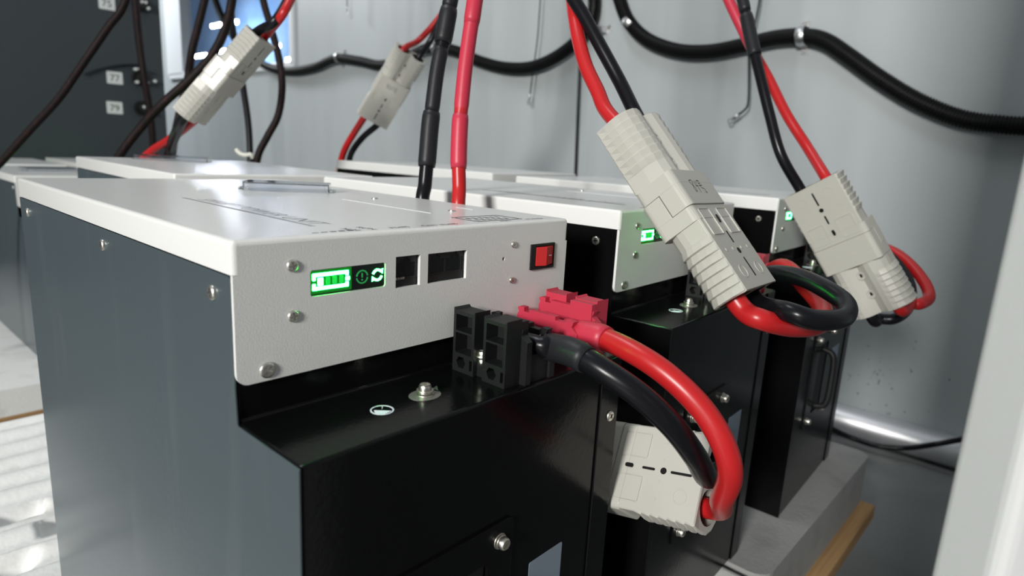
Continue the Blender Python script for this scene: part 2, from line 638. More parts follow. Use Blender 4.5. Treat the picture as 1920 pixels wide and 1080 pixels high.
FOAM_SHADE = mat('shade_darkened_foam', (0.28, 0.28, 0.275), 0.8, bump=(220, 0.4, 0.001), noise=((25, 25, 25), (0.22, 0.22, 0.215), 0.5, 0.75))  # foam with the shade of the right-hand corner put into its colour


def foam(name, x0, x1, y0, y1, z0, z1, label, pockets=(), lip=.0, FOAM=FOAM):
    b = MB()
    loops = [rrect(x0, x1, y0, y1, .018)]
    for q in pockets:
        loops.append(rrect(*q, .004, 2))
    zs = z1 - .022
    b.prism(loops, zs, z1, lambda u, v, w: (u, v, w), FOAM, caps=(False, True))
    for q in pockets:
        b.add([(q[0] - .001, q[2] - .001, zs), (q[1] + .001, q[2] - .001, zs), (q[1] + .001, q[3] + .001, zs), (q[0] - .001, q[3] + .001, zs)], [(0, 1, 2, 3)], FOAM)
    b.prism([rrect(x0, x1, y0, y1, .018)], z0, zs, lambda u, v, w: (u, v, w), FOAM, caps=(True, False))
    o = b.build(name, weld=False)
    return tag(o, label, 'foam')


def ribbed_foam(x0, x1, y0, y1, z0, z1, label):
    """slab whose top left of the batteries carries moulded ribs, grooves and two pockets"""
    rnd = random.Random(4)
    b = MB()
    nx, ny = 90, 230
    ph = [rnd.uniform(-.3, .3) for _ in range(200)]

    def sm(a, lo, hi):
        t = min(1, max(0, (a - lo) / (hi - lo)))
        return t * t * (3 - 2 * t)
    vs = []
    for j in range(ny + 1):
        for i in range(nx + 1):
            x = x0 + (x1 - x0) * i / nx
            y = y0 + (y1 - y0) * j / ny
            m_ = sm(y, .375, .39) * (1 - sm(y, .755, .765)) * (1 - sm(x, .085, .10)) * sm(x, x0 + .008, x0 + .02)
            yy = y + .0015 * math.sin(x * 40 + math.sin(y * 30))
            p = (yy / .043) % 1.0
            g = sm(p, .12, .30) * (1 - sm(p, .62, .95))
            d = .0065 * g + .0004 * math.sin(x * 240 + y * 90) * math.sin(y * 310 - x * 55) * g
            for (px0, px1, py0, py1) in ((-.060, -.005, .405, .432), (.005, .055, .452, .478), (-.03, .02, .500, .522)):
                d = max(d, .020 * sm(x, px0, px0 + .006) * (1 - sm(x, px1 - .006, px1)) * sm(y, py0, py0 + .005) * (1 - sm(y, py1 - .005, py1)))
            e_ = min(x - x0, x1 - x, y - y0, y1 - y)
            vs.append((x, y, z1 - d * m_ - .006 * (1 - sm(e_, -.001, .008))))
    fs = [(j * (nx + 1) + i, j * (nx + 1) + i + 1, (j + 1) * (nx + 1) + i + 1, (j + 1) * (nx + 1) + i) for j in range(ny) for i in range(nx)]
    b.add(vs, fs, FOAM, True)
    b.box(x0, x1, y0, y1, z0, z1 - .026, FOAM)
    ring = [j * (nx + 1) for j in range(ny + 1)]
    edge = [(vs[i]) for i in range(nx + 1)] + [vs[j * (nx + 1) + nx] for j in range(1, ny + 1)] + [vs[ny * (nx + 1) + i] for i in range(nx - 1, -1, -1)] + [vs[j * (nx + 1)] for j in range(ny - 1, 0, -1)]
    n = len(edge)
    b.add(edge + [(p[0], p[1], z1 - .026) for p in edge], [(i, (i + 1) % n, n + (i + 1) % n, n + i) for i in range(n)], FOAM)
    return tag(b.build('foam_packing'), label, 'foam')


ribbed_foam(-.072, .455, -.075, .772, -.412, FT, 'white ribbed foam packing left of the nearest battery')
foam('foam_packing', .460, .842, -.075, .772, -.412, FT, 'foam packing under the battery next to the wall, coloured darker for shade', FOAM=FOAM_SHADE)
foam('foam_slab', .0, .60, 1.05, 2.25, -.445, -.3975, 'smooth white foam slab under the battery at the left edge')
b = MB()
for x in (-.6, .1, .8):
    pass
pal = empty('wooden_pallet', (.25, .35, ZF))
for yy, wd in ((-.093, .09), (.10, .09), (.30, .09), (.50, .09), (.70, .09)):
    s = MB()
    s.box(-.338, .585, yy - .35, yy - .35 + wd, .066, .088, WOOD)
    s.build('deck_board', pal, bevel=.002)
for xx in (-.325, -.02, .38):
    s = MB()
    s.box(xx, xx + .1, -.36, .43, 0, .066, WOOD)
    s.build('stringer', pal, bevel=.002)
tag(pal, 'light brown wooden pallet, its board edge showing at lower right under the shade-darkened foam', 'pallet')
pal2 = empty('wooden_pallet', (.25, 1.65, ZF))
for yy in (-.6, -.3, 0, .3, .5):
    s = MB()
    s.box(-.27, .36, yy, yy + .1, .037, .055, WOOD)
    s.build('deck_board', pal2)
for xx in (-.26, .25):
    s = MB()
    s.box(xx, xx + .09, -.6, .6, 0, .037, WOOD)
    s.build('stringer', pal2)
tag(pal2, 'wooden pallet edge under the smooth white foam slab at left', 'pallet')

# ------------------------------------------------------------------ battery units
BW, BD, HF, HS, ST, HZ = .21, .358, .0589, .0135, .0465, .0752


def fxz(y):
    return lambda u, v, w: (u, w, v)


def make_lid(parent):
    b = MB()
    R_, rc, r, bh = .0022, .0023, .005, .0004
    rings = [(0, -HS)] + [(R_ * (1 - math.cos(a)), -R_ * (1 - math.sin(a))) for a in [math.radians(90 * k / 6) for k in range(7)]]
    secs = []
    for k, z in rings:
        q = rrect(k, BW - k, k, BD - k, max(rc - k, .00005), 5)
        secs.append([(u, v, z) for u, v in q])
    n = len(secs[0])
    vs = [p for sec in secs for p in sec]
    fs = []
    for a in range(len(secs) - 1):
        for c in range(n):
            d = (c + 1) % n
            if a == 0 and secs[0][c][1] < 1e-6 and secs[0][d][1] < 1e-6:
                continue
            fs.append((a * n + c, a * n + d, (a + 1) * n + d, (a + 1) * n + c))
    b.add(vs, fs, WHITE, True)
    b.add(secs[-1], [tuple(range(n))], WHITE, False)
    zz = -HS - .0002
    outer = [(BW - bh, -HF + r), (BW - bh, zz), (BW - rc, zz), (BW - rc, -R_), (rc, -R_), (rc, zz), (bh, zz), (bh, -HF + r)]
    for k in range(1, 7):
        a = math.radians(180 + 90 * k / 6)
        outer.append((bh + r + r * math.cos(a), -HF + r + r * math.sin(a)))
    for k in range(0, 6):
        a = math.radians(270 + 90 * k / 6)
        outer.append((BW - bh - r + r * math.cos(a), -HF + r + r * math.sin(a)))
    holes = [rrect(.0331, .0717, -.0262, -.0148, .0012, 3)[::-1],
             [(.0777, -.0128), (.0777, -.0280), (.0925, -.0280), (.0925, -.0128)],
             [(.0975, -.0130), (.0975, -.0281), (.1238, -.0281), (.1238, -.0130)],
             [(.1752, -.0138), (.1752, -.0290), (.1968, -.0290), (.1968, -.0138)],
             circ(.1525, -.0203, .0011, 12)]
    b.prism([outer] + holes, 0, .0018, fxz(0), WHITE, caps=(True, True))
    o = b.build('lid', parent, weld=False)
    return o


def display(parent):
    b = MB()
    b.prism([rrect(.0331, .0717, -.0262, -.0148, .0012, 3)], .0006, .0016, fxz(0), SCREEN)
    d = b.build('display', parent, label='black status display with green battery icon')
    y = .0004

    def icon(loops_list, m_, nm, lab=None, yy=y):
        s = MB()
        for lp in loops_list:
            s.prism([lp], yy, .0007, fxz(0), m_)
        return s.build(nm, d, label=lab)

    def mm(u0, u1, v0, v1):
        return rrect(.0331 + u0 / 1000, .0331 + u1 / 1000, -.0148 - v1 / 1000, -.0148 - v0 / 1000, .0003, 2)
    icon([mm(.4, 20.6, .4, 10.6)], LEDHALO, 'halo', 'painted green backlight around the battery icon', .00055)  # glow around the LEDs painted as a faint emissive patch
    icon([mm(1.2, 19.0, 1.7, 3.1), mm(1.2, 2.7, 1.7, 4.7), mm(17.5, 19.0, 1.7, 4.0), mm(1.2, 19.0, 7.6, 9.0), mm(1.2, 2.7, 6.2, 9.0), mm(17.5, 19.0, 6.7, 9.0), mm(17.5, 19.6, 4.5, 6.2)], LED, 'battery_outline', 'glowing battery outline')
    icon([mm(3.8, 6.3, 3.7, 7.2)], LED, 'charge_bar', 'bright first charge bar')
    for u in (7.6, 10.9, 14.3):
        icon([mm(u, u + 2.3, 3.7, 7.0)], LEDM, 'charge_bar', 'dim green charge bar')
    cu, cv = .0331 + .0262, -.0148 - .0056
    icon([arcband(cu, cv, .0026, .0032, 8, 172), arcband(cu, cv, .0026, .0032, 188, 352), rrect(cu - .0003, cu + .0003, cv - .0004, cv + .0018, .0002, 2), circ(cu, cv - .0014, .0004, 8)], LEDD, 'alarm_icon', 'dim ring with exclamation mark')
    cu = .0331 + .0345
    ar1 = [(cu + .0010, cv + .0018), (cu + .0030, cv + .0028), (cu + .0029, cv + .0004)]
    ar2 = [(cu - .0010, cv - .0018), (cu - .0030, cv - .0028), (cu - .0029, cv - .0004)]
    icon([arcband(cu, cv, .0019, .0029, 45, 165), arcband(cu, cv, .0019, .0029, 225, 345), ar1, ar2], LED, 'cycle_icon', 'glowing pair of circling arrows')


def port(parent, u0, u1, keys, name='data_port'):
    b = MB()
    b.box(u0 + .0001, u1 - .0001, .0125, .0135, -.0279, -.0129, DARK)
    for (a, c_) in ((u0, u0 + .0006), (u1 - .0006, u1)):
        b.box(a, c_, .002, .013, -.028, -.0128, BLACKP)
    b.box(u0, u1, .002, .013, -.0136, -.0128, BLACKP)
    b.box(u0, u1, .002, .013, -.0281, -.0245, BLACKP)
    holes = []
    for c_ in keys:
        holes.append([(c_ - .0058, -.0235), (c_ - .0058, -.0165), (c_ - .003, -.0165), (c_ - .003, -.0150), (c_ - .0015, -.0150), (c_ - .0015, -.0137), (c_ + .0015, -.0137), (c_ + .0015, -.0150), (c_ + .003, -.0150), (c_ + .003, -.0165), (c_ + .0058, -.0165), (c_ + .0058, -.0235)])
    b.prism([[(u0 + .0002, -.0279), (u1 - .0002, -.0279), (u1 - .0002, -.0129), (u0 + .0002, -.0129)]] + holes, .0022, .006, fxz(0), BLACKP)
    o = b.build(name, parent)
    if len(keys) == 1:
        s = MB()
        for k in range(5):
            s.box(u0 + .0012 + k * .0011, u0 + .0016 + k * .0011, .0012, .0021, -.0243, -.0232, STEEL)
        s.build('contact_pins', o)
    return o


def rocker(parent):
    b = MB()
    b.prism([rrect(.1752, .1968, -.0290, -.0138, .0004, 2), rrect(.1790, .1962, -.0275, -.0152, .0004, 2)], -.0010, .004, fxz(0), BLACKP)
    b.box(.1756, .1964, .0035, .0040, -.0288, -.0140, DARK)
    o = b.build('rocker_switch', parent, label='black framed rocker switch')
    s = MB()
    prof = [(.1795, -.0010), (.1868, -.0032), (.1958, -.0006), (.1958, .0036), (.1795, .0036)]
    s.prism([prof], -.0270, -.0157, lambda u, v, w: (u, v, w), REDSW)
    r = s.build('rocker', o, bevel=.0004, label='red rocker')
    s = MB()
    s.box(.1900, .1925, -.00245, -.0019, -.0213, -.0210, PAPER)
    s.build('switch_mark', r)


def terminal(parent, x, flip, m_, name):
    """terminal housing: two hollow towers and a spine; flip=-1 opens to -x"""
    e = MB()
    z0, z1 = -HZ, -.0425
    X = lambda a: x + flip * a   # a from 0 (open face) inward
    for (ya, yb) in ((-.0195, -.0040), (-.0415, -.0260)):
        outer = [(ya, z0), (yb, z0), (yb, z1 + .0012), (yb - .0012, z1), (ya + .0012, z1), (ya, z1 + .0012)]
        cy = (ya + yb) / 2
        h1 = rrect(ya + .0018, yb - .0018, -.0532, z1 - .0020, .0004, 2)
        h2 = rrect(ya + .0018, yb - .0018, -.0650, -.0542, .0004, 2)
        h3 = circ(cy + .0015, -.0699, .0034, 6)
        h4 = rrect(ya + .0010, ya + .0030, -.0728, -.0672, .0003, 2)
        e.prism([outer, h1, h2, h3, h4], X(0), X(-.0085), lambda u, v, w: (w, u, v), m_)
        e.prism([outer], X(-.0085), X(-.0110), lambda u, v, w: (w, u, v), m_)
    # foot web between the towers and the spine plates
    e.box(*sorted((X(-.003), X(-.011))), -.0265, -.0190, z0, -.0650, m_)
    e.box(*sorted((X(-.0108), X(-.0160))), -.0415, -.0262, z0, z1 - .0004, m_)
    e.box(*sorted((X(-.0148), X(-.0345))), -.0440, -.0424, z0, -.0605, m_)
    zt = -.0455
    spine = [(-.0455, z0), (-.0020, z0), (-.0020, -.050), (-.0030, -.0485), (-.0020, -.0462), (-.0035, zt), (-.0070, zt), (-.0070, -.0480), (-.0110, -.0480), (-.0110, -.0462), (-.0300, -.0462), (-.0300, -.0482), (-.0370, -.0482), (-.0390, -.0465), (-.0425, -.0468), (-.0415, -.0500), (-.0455, -.0530)]
    e.prism([spine], X(-.0110), X(-.0150), lambda u, v, w: (w, u, v), m_)
    e.box(*sorted((X(-.015), X(-.030))), -.0430, -.0040, z0, -.0640, m_)
    sp2 = [(u, v - .003) if v > z0 else (u, v) for u, v in spine]
    e.prism([sp2], X(-.0300), X(-.0340), lambda u, v, w: (w, u, v), m_)
    o = e.build(name, parent, bevel=.0004, bseg=2)
    s = MB()
    add_screw(s, (X(-.0045), -.0216, -.0638), (0, 0, 1), .0028, .0024)
    s.cyl((X(-.0045), -.0216, -.0650), (0, 0, 1), .0036, .0012, STEEL)
    s.cyl((X(-.0045), -.0216, -.0700), (0, 0, 1), .0022, .005, STEEL)
    s.build('terminal_screw', o)
    s = MB()
    s.box(*sorted((X(-.0165), X(-.0285))), -.036, -.012, -.0640, -.0615, ZINC)
    add_screw(s, (X(-.0225), -.026, -.0615), (0, 0, 1), .004, .006)
    s.build('busbar', o)
    return o


def battery(loc, yaw, H, side, label, front=True, detail=2, group='battery units on the foam'):
    e = empty('battery_unit', (loc[0], loc[1], loc[2] - H), yaw)
    base = empty('tmp', (0, 0, H))
    kids = []
    keep = e

    class Par:
        pass
    n0 = set(o.name for o in COL.objects)
    make_lid(e)
    b = MB()
    zf = -.0020
    prof = [(.0025, zf), (.0025, -HZ), (-ST, -HZ), (-ST, -H), (BD - .001, -H), (BD - .001, zf)]
    b.prism([prof], .0012, BW - .0012, lambda u, v, w: (w, u, v), BLACK)
    b.build('case', e, bevel=.0014, bseg=3)
    for k, sx_ in ((0, side), (1, BLACK)):
        xa = .0002 if k == 0 else BW - .0012
        s = MB()
        pr = [(.0035, -HS - .0008), (.0020, -HS - .0022), (.0020, -HF - .002), (.0010, -HZ - .0004), (-ST - .0006, -HZ - .0004 - .0), (-ST - .0006, -H), (BD - .0004, -H), (BD - .0004, -HS - .0008)]
        s.prism([pr], xa, xa + .0010, lambda u, v, w: (w, u, v), sx_)
        if k == 1:
            s.box(.1905, BW - .0006, -ST - .0012, -ST, -H, -HZ - .0012, BLACK)
        sp = s.build('side_panel', e, bevel=.0003, label=('slate grey side panel' if side is SLATE and k == 0 else 'black side panel'))
        for (yy, zz) in ((.0185, -.0235), (.160, -.0235), (.335, -.0235)):
            if k == 1:
                continue
            s = MB()
            add_screw(s, (xa, yy, zz), (-1, 0, 0), .0032, .0012, twist=yy * 9)
            s.build('panel_screw', sp)
        if k == 1:
            s = MB()
            add_screw(s, (.2015, -ST - .0012, -.1125), (0, -1, 0), .0033, .0012)
            s.build('panel_screw', sp)
    if front:
        display(e)
        port(e, .0777, .0925, (.0851,))
        port(e, .0975, .1238, (.1042, .1171))
        rocker(e)
        for (u, v, r) in ((.0250, -.0119, .0026), (.0250, -.0333, .0026), (.0131, -.0543, .0034), (.1600, -.0126, .0019), (.1600, -.0332, .0019)):
            s = MB()
            add_screw(s, (u, -.0001, v), (0, -1, 0), r, .0009, STEEL, twist=u * 70)
            s.build('lid_screw', e)
        terminal(e, .1125, -1, BLACKP, 'negative_terminal')['label'] = 'black plastic terminal housing'
        terminal(e, .1985, 1, PINK, 'positive_terminal')['label'] = 'red plastic terminal housing'
        # ground screw with washers on a masked patch
        s = MB()
        s.prism([circ(0, 0, .0066, 24) + []], 0, .00012, lambda u, v, w: (.0785 + u * 1.25, -.0225 + v, -HZ + w), BAREM)
        s.prism([[(.0850, -.0190), (.0905, -.0172), (.0860, -.0235)]], 0, .00012, lambda u, v, w: (u, v, -HZ + w), BAREM)
        s.build('bare_metal_patch', e)
        s = MB()
        s.cyl((.0785, -.0225, -HZ), (0, 0, 1), .0040, .0008, STEEL)
        s.cyl((.0785, -.0225, -HZ + .0010), (0, 0, 1), .0034, .0012, STEEL)
        s.cyl((.0785, -.0225, -HZ + .0021), (0, 0, 1), .0040, .0006, STEEL)
        add_screw(s, (.0785, -.0225, -HZ + .0028), (0, 0, 1), .0031, .0026)
        s.build('ground_screw', e)
        # earth symbol
        s = MB()
        cx, cy = .0530, -.0240
        fr = lambda u, v, w: (cx + u, cy + v, -HZ + w)
        s.prism([circ(0, 0, .0052, 32), circ(0, 0, .0045, 32)], 0, .00015, fr, WINK)
        s.prism([[(0, .0002), (.0004, .0006), (.0030, .0034), (.0026, .0037)]], 0, .00015, fr, WINK)
        for k in range(4):
            a0 = Vector((-.0030, .0018)) + Vector((-.00045, -.0009)) * k
            a1 = Vector((.0022, -.0034)) + Vector((-.0011, -.0002)) * k
            d = (a1 - a0).normalized()
            n_ = Vector((-d.y, d.x)) * .0003
            s.prism([[tuple(a0 + n_), tuple(a1 + n_), tuple(a1 - n_), tuple(a0 - n_)]], 0, .00015, fr, WINK)
        s.build('earth_symbol', e, label='white earth symbol', weld=False)
        # handle plate on the lower front
        s = MB()
        outer = rrect(.0400, .1180, -.2580, -.1430, .003, 3)
        s.prism([outer, rrect(.0640, .1000, -.2450, -.1620, .004, 3)[::-1]], -ST - .0016, -ST, fxz(0), BLACK)
        s.box(.0655, .0985, -ST - .0005, -ST - .0002, -.244, -.163, DARK)
        hp = s.build('handle_plate', e, bevel=.0004)
        for (u, v) in ((.1080, -.1530), (.0500, -.1530), (.1080, -.2490), (.0500, -.2490)):
            s = MB()
            s.cyl((u, -ST - .0016, v), (0, -1, 0), .0042, .0007, STEEL)
            s.cyl((u, -ST - .0026, v), (0, -1, 0), .0036, .0010, STEEL)
            add_screw(s, (u, -ST - .0038, v), (0, -1, 0), .0034, .0028, twist=.3)
            s.build('plate_screw', hp)
        s = MB()
        s.tube([(.082, -ST, -.170), (.082, -ST - .012, -.176), (.082, -ST - .014, -.205), (.082, -ST - .012, -.234), (.082, -ST, -.240)], .0035, BLACKP, seg=10)
        s.build('handle', hp)
        s = MB()
        s.prism([rrect(.135, .1640, -.2150, -.1800, .001, 2)], -ST - .0003, -ST, fxz(0), LABEL)
        s.build('label_sticker', e, label='blue-grey sticker')
    # printing on the lid
    if detail >= 1:
        s = MB()
        for xx in (.0492, .0508):
            s.box(xx, xx + .0003, .026, .1776, 0, .00008, INK)
        s.build('printed_line', e)
        text_mesh('printed_title', 'SMART POWER UNIT', .0142, (.0528, .166, 0), (0, -1, 0), (1, 0, 0), INK, e, lift=.00012, bold=-.00035, shear=.1)
    if detail >= 2:
        def T(s_, size, x, y, nm='printed_text', ux=(1, 0, 0), uy=(0, 1, 0), al='CENTER', parent=e):
            return text_mesh(nm, s_, size, (x, y, 0), ux, uy, INK, parent, lift=.00012, align=al)
        s = MB()
        for k in range(5):
            s.box(.038 + k * .0045, .0410 + k * .0045, .0062, .0062 + .0004 + k * .0005, 0, .0001, INK)
        s.build('printed_bars', e)
        T('ALM', .0052, .0590, .0045, ux=(.3, -1, 0), uy=(1, .3, 0), al='RIGHT')
        T('RUN', .0052, .0680, .0045, ux=(.3, -1, 0), uy=(1, .3, 0), al='RIGHT')
        T('RS485', .0046, .0851, .0056)
        T('CAN  RS485', .0046, .1107, .0056)
        T('POWER', .0046, .1860, .0056)
        s = MB()
        for u0, u1, v0, v1 in ((.140, .178, .0095, .0315), (.1415, .1765, .011, .030)):
            s.prism([rrect(u0, u1, v0, v1, .001, 2), rrect(u0 + .0003, u1 - .0003, v0 + .0003, v1 - .0003, .0008, 2)], 0, .0001, lambda u, v, w: (u, v, w), INK)
        for k in range(6):
            for j in (0, 1):
                s.box(.1455 + k * .0047, .1475 + k * .0047, .0145 + j * .007, .0180 + j * .007, 0, .0001, INK)
        s.build('printed_switch_table', e)
        T('ADD', .0040, .159, .0050)
        # blade seam marks and screws near the right side
        s = MB()
        s.box(.1440, .1452, .0535, .1482, 0, .0002, PAPER)
        s.box(.1870, .1880, .062, .078, 0, .0002, PAPER)
        s.build('white_edge_mark', e)
        for (u, v) in ((.1709, .1476), (.1661, .0590)):
            s = MB()
            add_screw(s, (u, v, 0), (0, 0, 1), .0024, .0008)
            s.build('lid_screw', e)
    # lift everything so that the empty stands at the base
    for o in COL.objects:
        if o.parent is e and o.name not in n0:
            o.location.z += H
    bpy.data.objects.remove(base)
    return tag(e, label, 'battery', group)


def flipped(x, y, yaw):
    """origin of a unit turned round so that its rear lower-left corner stays at x, y"""
    c, s = math.cos(yaw), math.sin(yaw)
    return (x + c * BW - s * BD, y + s * BW + c * BD)


UA = battery((0, 0, 0), 0, .344, SLATE, 'nearest battery unit with lit green display and red rocker switch', detail=2, group=None)
LB = (.2719, .0020, .0029)
UB = battery(LB, .0403, .3469, BLACK, 'second battery unit, its display glowing green behind the grey plug marked in pen', detail=2, group=None)
LC = (.5746, .0033, .0063)
UC = battery(LC, .0438, .3503, BLACK, 'battery unit nearest the wall, standing behind the rightmost grey plug', detail=1, group=None)
fx, fy = flipped(.1152, .372, -.033)
UE = battery((fx, fy, .0035), math.pi - .033, .3475, SLATE, 'battery unit turned away, directly behind the nearest one', detail=0, group=None)
fx, fy = flipped(.532, .380, .0567)
UF = battery((fx, fy, .0087), math.pi + .0567, .3527, BLACK, 'battery unit turned away, low white lid behind the riser cables', detail=0, group=None)
UD = battery((.1502, 1.243, -.0535), .0147, .344, SLATE, 'battery unit cut by the left edge of the photo, facing us', detail=0, group=None)
fx, fy = flipped(.125, 1.68, 0)
UJ = battery((fx, fy, -.0535), math.pi, .344, SLATE, 'battery unit farthest back on the left, only its lid shows', detail=0, group=None)
fx, fy = flipped(.385, 1.78, .0)
UG = battery((fx, fy, -.0535), math.pi, .344, SLATE, 'battery unit in the back row with a cream lid edge, below the cabinet', detail=0, group=None)

# rear units flipped: the slate panel is on their +x side after turning, so add it to the visible side
for u, m_ in ((UE, SLATE), (UJ, SLATE), (UG, SLATE), (UD, SLATE)):
    for ch in u.children:
        if ch.name.startswith('side_panel'):
            ch.data.materials[0] = m_
            ch['label'] = 'slate grey side panel'


# clear plastic covers lying on the lids
def clear_cover(c, yaw, L, Wd, label):
    e = empty('clear_cover', c, yaw)
    b = MB()
    o = rrect(-L / 2, L / 2, -Wd / 2, Wd / 2, .004, 4)
    i = rrect(-L / 2 + .0012, L / 2 - .0012, -Wd / 2 + .0012, Wd / 2 - .0012, .003, 4)
    b.prism([o, i], 0, .0062, lambda u, v, w: (u, v, w), CLEAR)
    b.prism([i], .0050, .0062, lambda u, v, w: (u, v, w), CLEAR)
    b.build('shell', e)
    s = MB()
    s.prism([rrect(-L / 2 - .004, -L / 2, -.008, .008, .0015, 2)], 0, .0014, lambda u, v, w: (u, v, w), CLEAR)
    s.prism([rrect(L / 2, L / 2 + .004, -.008, .008, .0015, 2)], 0, .0014, lambda u, v, w: (u, v, w), CLEAR)
    s.build('tab', e)
    return tag(e, label, 'cover')


clear_cover((.144, .222, .0003), -.62, .062, .030, 'clear plastic cover lying on the lid of the nearest battery')
clear_cover((.2200, .665, .0038), -.45, .085, .035, 'clear plastic cover on the lid of the second-row battery at left')
clear_cover((.245, 1.42, -.0532), .1, .10, .06, 'clear plastic cover on the lid at the left edge')


# ------------------------------------------------------------------ grey two-pole connectors
def housing_mesh(L=.070):
    """half of a mated pair: cable end at x=-L, flat face up (+z), barrels below"""
    b = MB()
    w, t = .0275, .0138
    rb, yc = .0140, .0136

    def outline(k, grow):
        pts = [(-w, t), (-w * .5, t), (0, t), (w * .5, t), (w, t)]
        g = grow
        out = [(-w + .001, t), (-w * .5, t), (0, t), (w * .5, t), (w - .001, t), (w + g * .4, t - .001), (w + g, t * .45), (w + g, 0)]
        for a in (-20, -45, -70, -90, -112, -135):
            an = math.radians(a)
            gg = g * max(0, math.cos(an)) if a > -95 else 0
            out.append((yc + (rb + gg) * math.cos(an), (rb + gg) * math.sin(an)))
        out.append((0, -.0075))
        left = [(-u, v) for u, v in reversed(out[3:])]
        return out[:3] and [(0, t)] + [p for p in out if p[0] > 0] + [(0, -.0075)] + [(-u, v) for u, v in reversed([p for p in out if p[0] > 0])]
    secs = []
    xs = []
    x = -L
    # ribs: seven saw-tooth steps
    n = 7
    step = .0058
    for i in range(n):
        xs += [(x, .0005 if i == 0 else .0002), (x + .0007, .0022), (x + step - .0012, .0004), (x + step - .0002, -.0002)]
        x += step
    xs.append((-.0185, .0))
    for xx, g in xs:
        secs.append([(xx, u, v) for u, v in outline(0, g)])
    b.loft(secs, GREY, True, (False, True), False)
    # cable end face with two open bores
    o0 = [(u, v) for u, v in outline(0, .0005)]
    hb = [circ(yc, -.0004, .0108, 20), circ(-yc, -.0004, .0108, 20)]
    b.prism([o0] + hb, -L, -L + .0001, lambda u, v, w_: (w_, u, v), GREY, caps=(True, False))
    for h_ in hb:
        b.prism([h_], -L, -L + .022, lambda u, v, w_: (w_, u, v), GREY, caps=(False, True), smooth=True)
    # front blocks that mate with the other half
    full = rrect(-.0284, .0284, -.0150, .0140, .0042, 4)
    b.prism([full], -.0185, -.0083, lambda u, v, w_: (w_, u, v), GREY)
    low = [p for p in rrect(-.0284, .0284, -.0150, .0140, .0042, 4) if p[1] < 0]
    low = [(-.0284, -.0003)] + sorted([p for p in low if p[0] < 0], key=lambda p: -p[1]) + sorted([p for p in low if p[0] > 0], key=lambda p: p[1]) + [(.0284, -.0003)]
    b.prism([low], -.0084, .0081, lambda u, v, w_: (w_, u, v), GREY)
    return b


def slot_shade_mesh():  # slots as dark raised inlays, their inner shade put into the colour
    b = MB()
    fr = lambda u, v, w: (u, v, w)
    z = .0139
    for u0, u1, v0, v1 in ((-.063, -.049, -.0008, .0008), (-.038, -.029, -.0008, .0008)):
        b.prism([rrect(u0, u1, v0, v1, .0007, 3)], z - .003, z + .00015, fr, DARK)
    b.prism([circ(-.0440, 0, .0021, 14)], z - .003, z + .00015, fr, DARK)
    b.prism([rrect(-.0225, -.0165, -.0013, .0013, .0012, 4)], z - .003, z + .00055, fr, DARK)
    return b


def rings_mesh():
    b = MB()
    fr = lambda u, v, w: (u, v, w)
    z = .0138
    for s_ in (-1, 1):
        b.prism([circ(-.0580, s_ * .0135, .0046, 24), circ(-.0580, s_ * .0135, .0040, 24)], z, z + .0003, fr, GREY)
        b.prism([circ(-.0420, s_ * .0070, .0012, 10)], z, z + .0003, fr, GREY)
        b.prism([circ(-.0420, s_ * .0180, .0012, 10)], z, z + .0003, fr, GREY)
        b.prism([rrect(-.031, -.0115, s_ * .014 - .008, s_ * .014 + .008, .001, 2), rrect(-.0307, -.0118, s_ * .014 - .0077, s_ * .014 + .0077, .001, 2)], z, z + .00065, fr, GREY)
    # nut seats between the barrels on the other side
    for xx in (-.030, -.050):
        b.prism([circ(xx, 0, .0048, 6), circ(xx, 0, .0034, 6)], -.0099, -.0070, fr, GREY)
        b.prism([circ(xx, 0, .0034, 6), circ(xx, 0, .0019, 12)], -.0088, -.0072, fr, GREY)
        b.prism([circ(xx, 0, .0019, 12)], -.0082, -.0078, fr, DARK)
    return b


HM = housing_mesh().build('housing_half', bevel=.0005)
HS_ = slot_shade_mesh().build('slot_shade_inlays')
HR_ = rings_mesh().build('moulded_marks')
flipM = Matrix.Rotation(math.pi, 4, 'Y')
first = [True]


def connector(pos, cols, label, S=1.0, pen=None):
    x_, y_, z_ = (Vector(c) for c in cols)
    Mx = Matrix((x_, y_, z_)).transposed().to_4x4()
    Mx.translation = Vector(pos)
    e = bpy.data.objects.new('grey_power_connector', None)
    e.empty_display_size = .03
    COL.objects.link(e)
    e.matrix_world = Mx
    e.scale = (S, S, S)
    for k in range(2):
        if first[0]:
            h, s1, r1 = HM, HS_, HR_
            first[0] = False
        else:
            h, s1, r1 = HM.copy(), HS_.copy(), HR_.copy()
            for o in (h, s1, r1):
                COL.objects.link(o)
        h.parent = e
        s1.parent = h
        r1.parent = h
        h.matrix_local = flipM if k else Matrix.Identity(4)
    if pen:
        # collar label in marker pen: strokes as thin ribbons; u right, v up in the picture sense
        b = MB()
        for st in pen:
            for a, c in zip(st, st[1:]):
                a, c = Vector(a), Vector(c)
                d = (c - a)
                if d.length < 1e-6:
                    continue
                d.normalize()
                n_ = Vector((-d.y, d.x)) * .00024
                q = [a + n_ - d * .0002, c + n_ + d * .0002, c - n_ + d * .0002, a - n_ - d * .0002]
                vs = [(.0050 + p.y, -p.x, .01515) for p in q]
                b.add(vs, [(0, 1, 2, 3)], INK)
        b.build('pen_marking', e, weld=False, label='handwritten number in black pen')
    return tag(e, label, 'connector'), Mx


def cpt(Mx, x, y, z=0):
    return Mx @ Vector((x, y, z))


def RT(M_):
    """row-major 3x3 -> its columns"""
    return [[M_[r][c] for r in range(3)] for c in range(3)]


def arcpts(cx, cy, rx, ry, a0, a1, n=10):
    return [(cx + rx * math.cos(math.radians(a0 + (a1 - a0) * k / n)), cy + ry * math.sin(math.radians(a0 + (a1 - a0) * k / n))) for k in range(n + 1)]


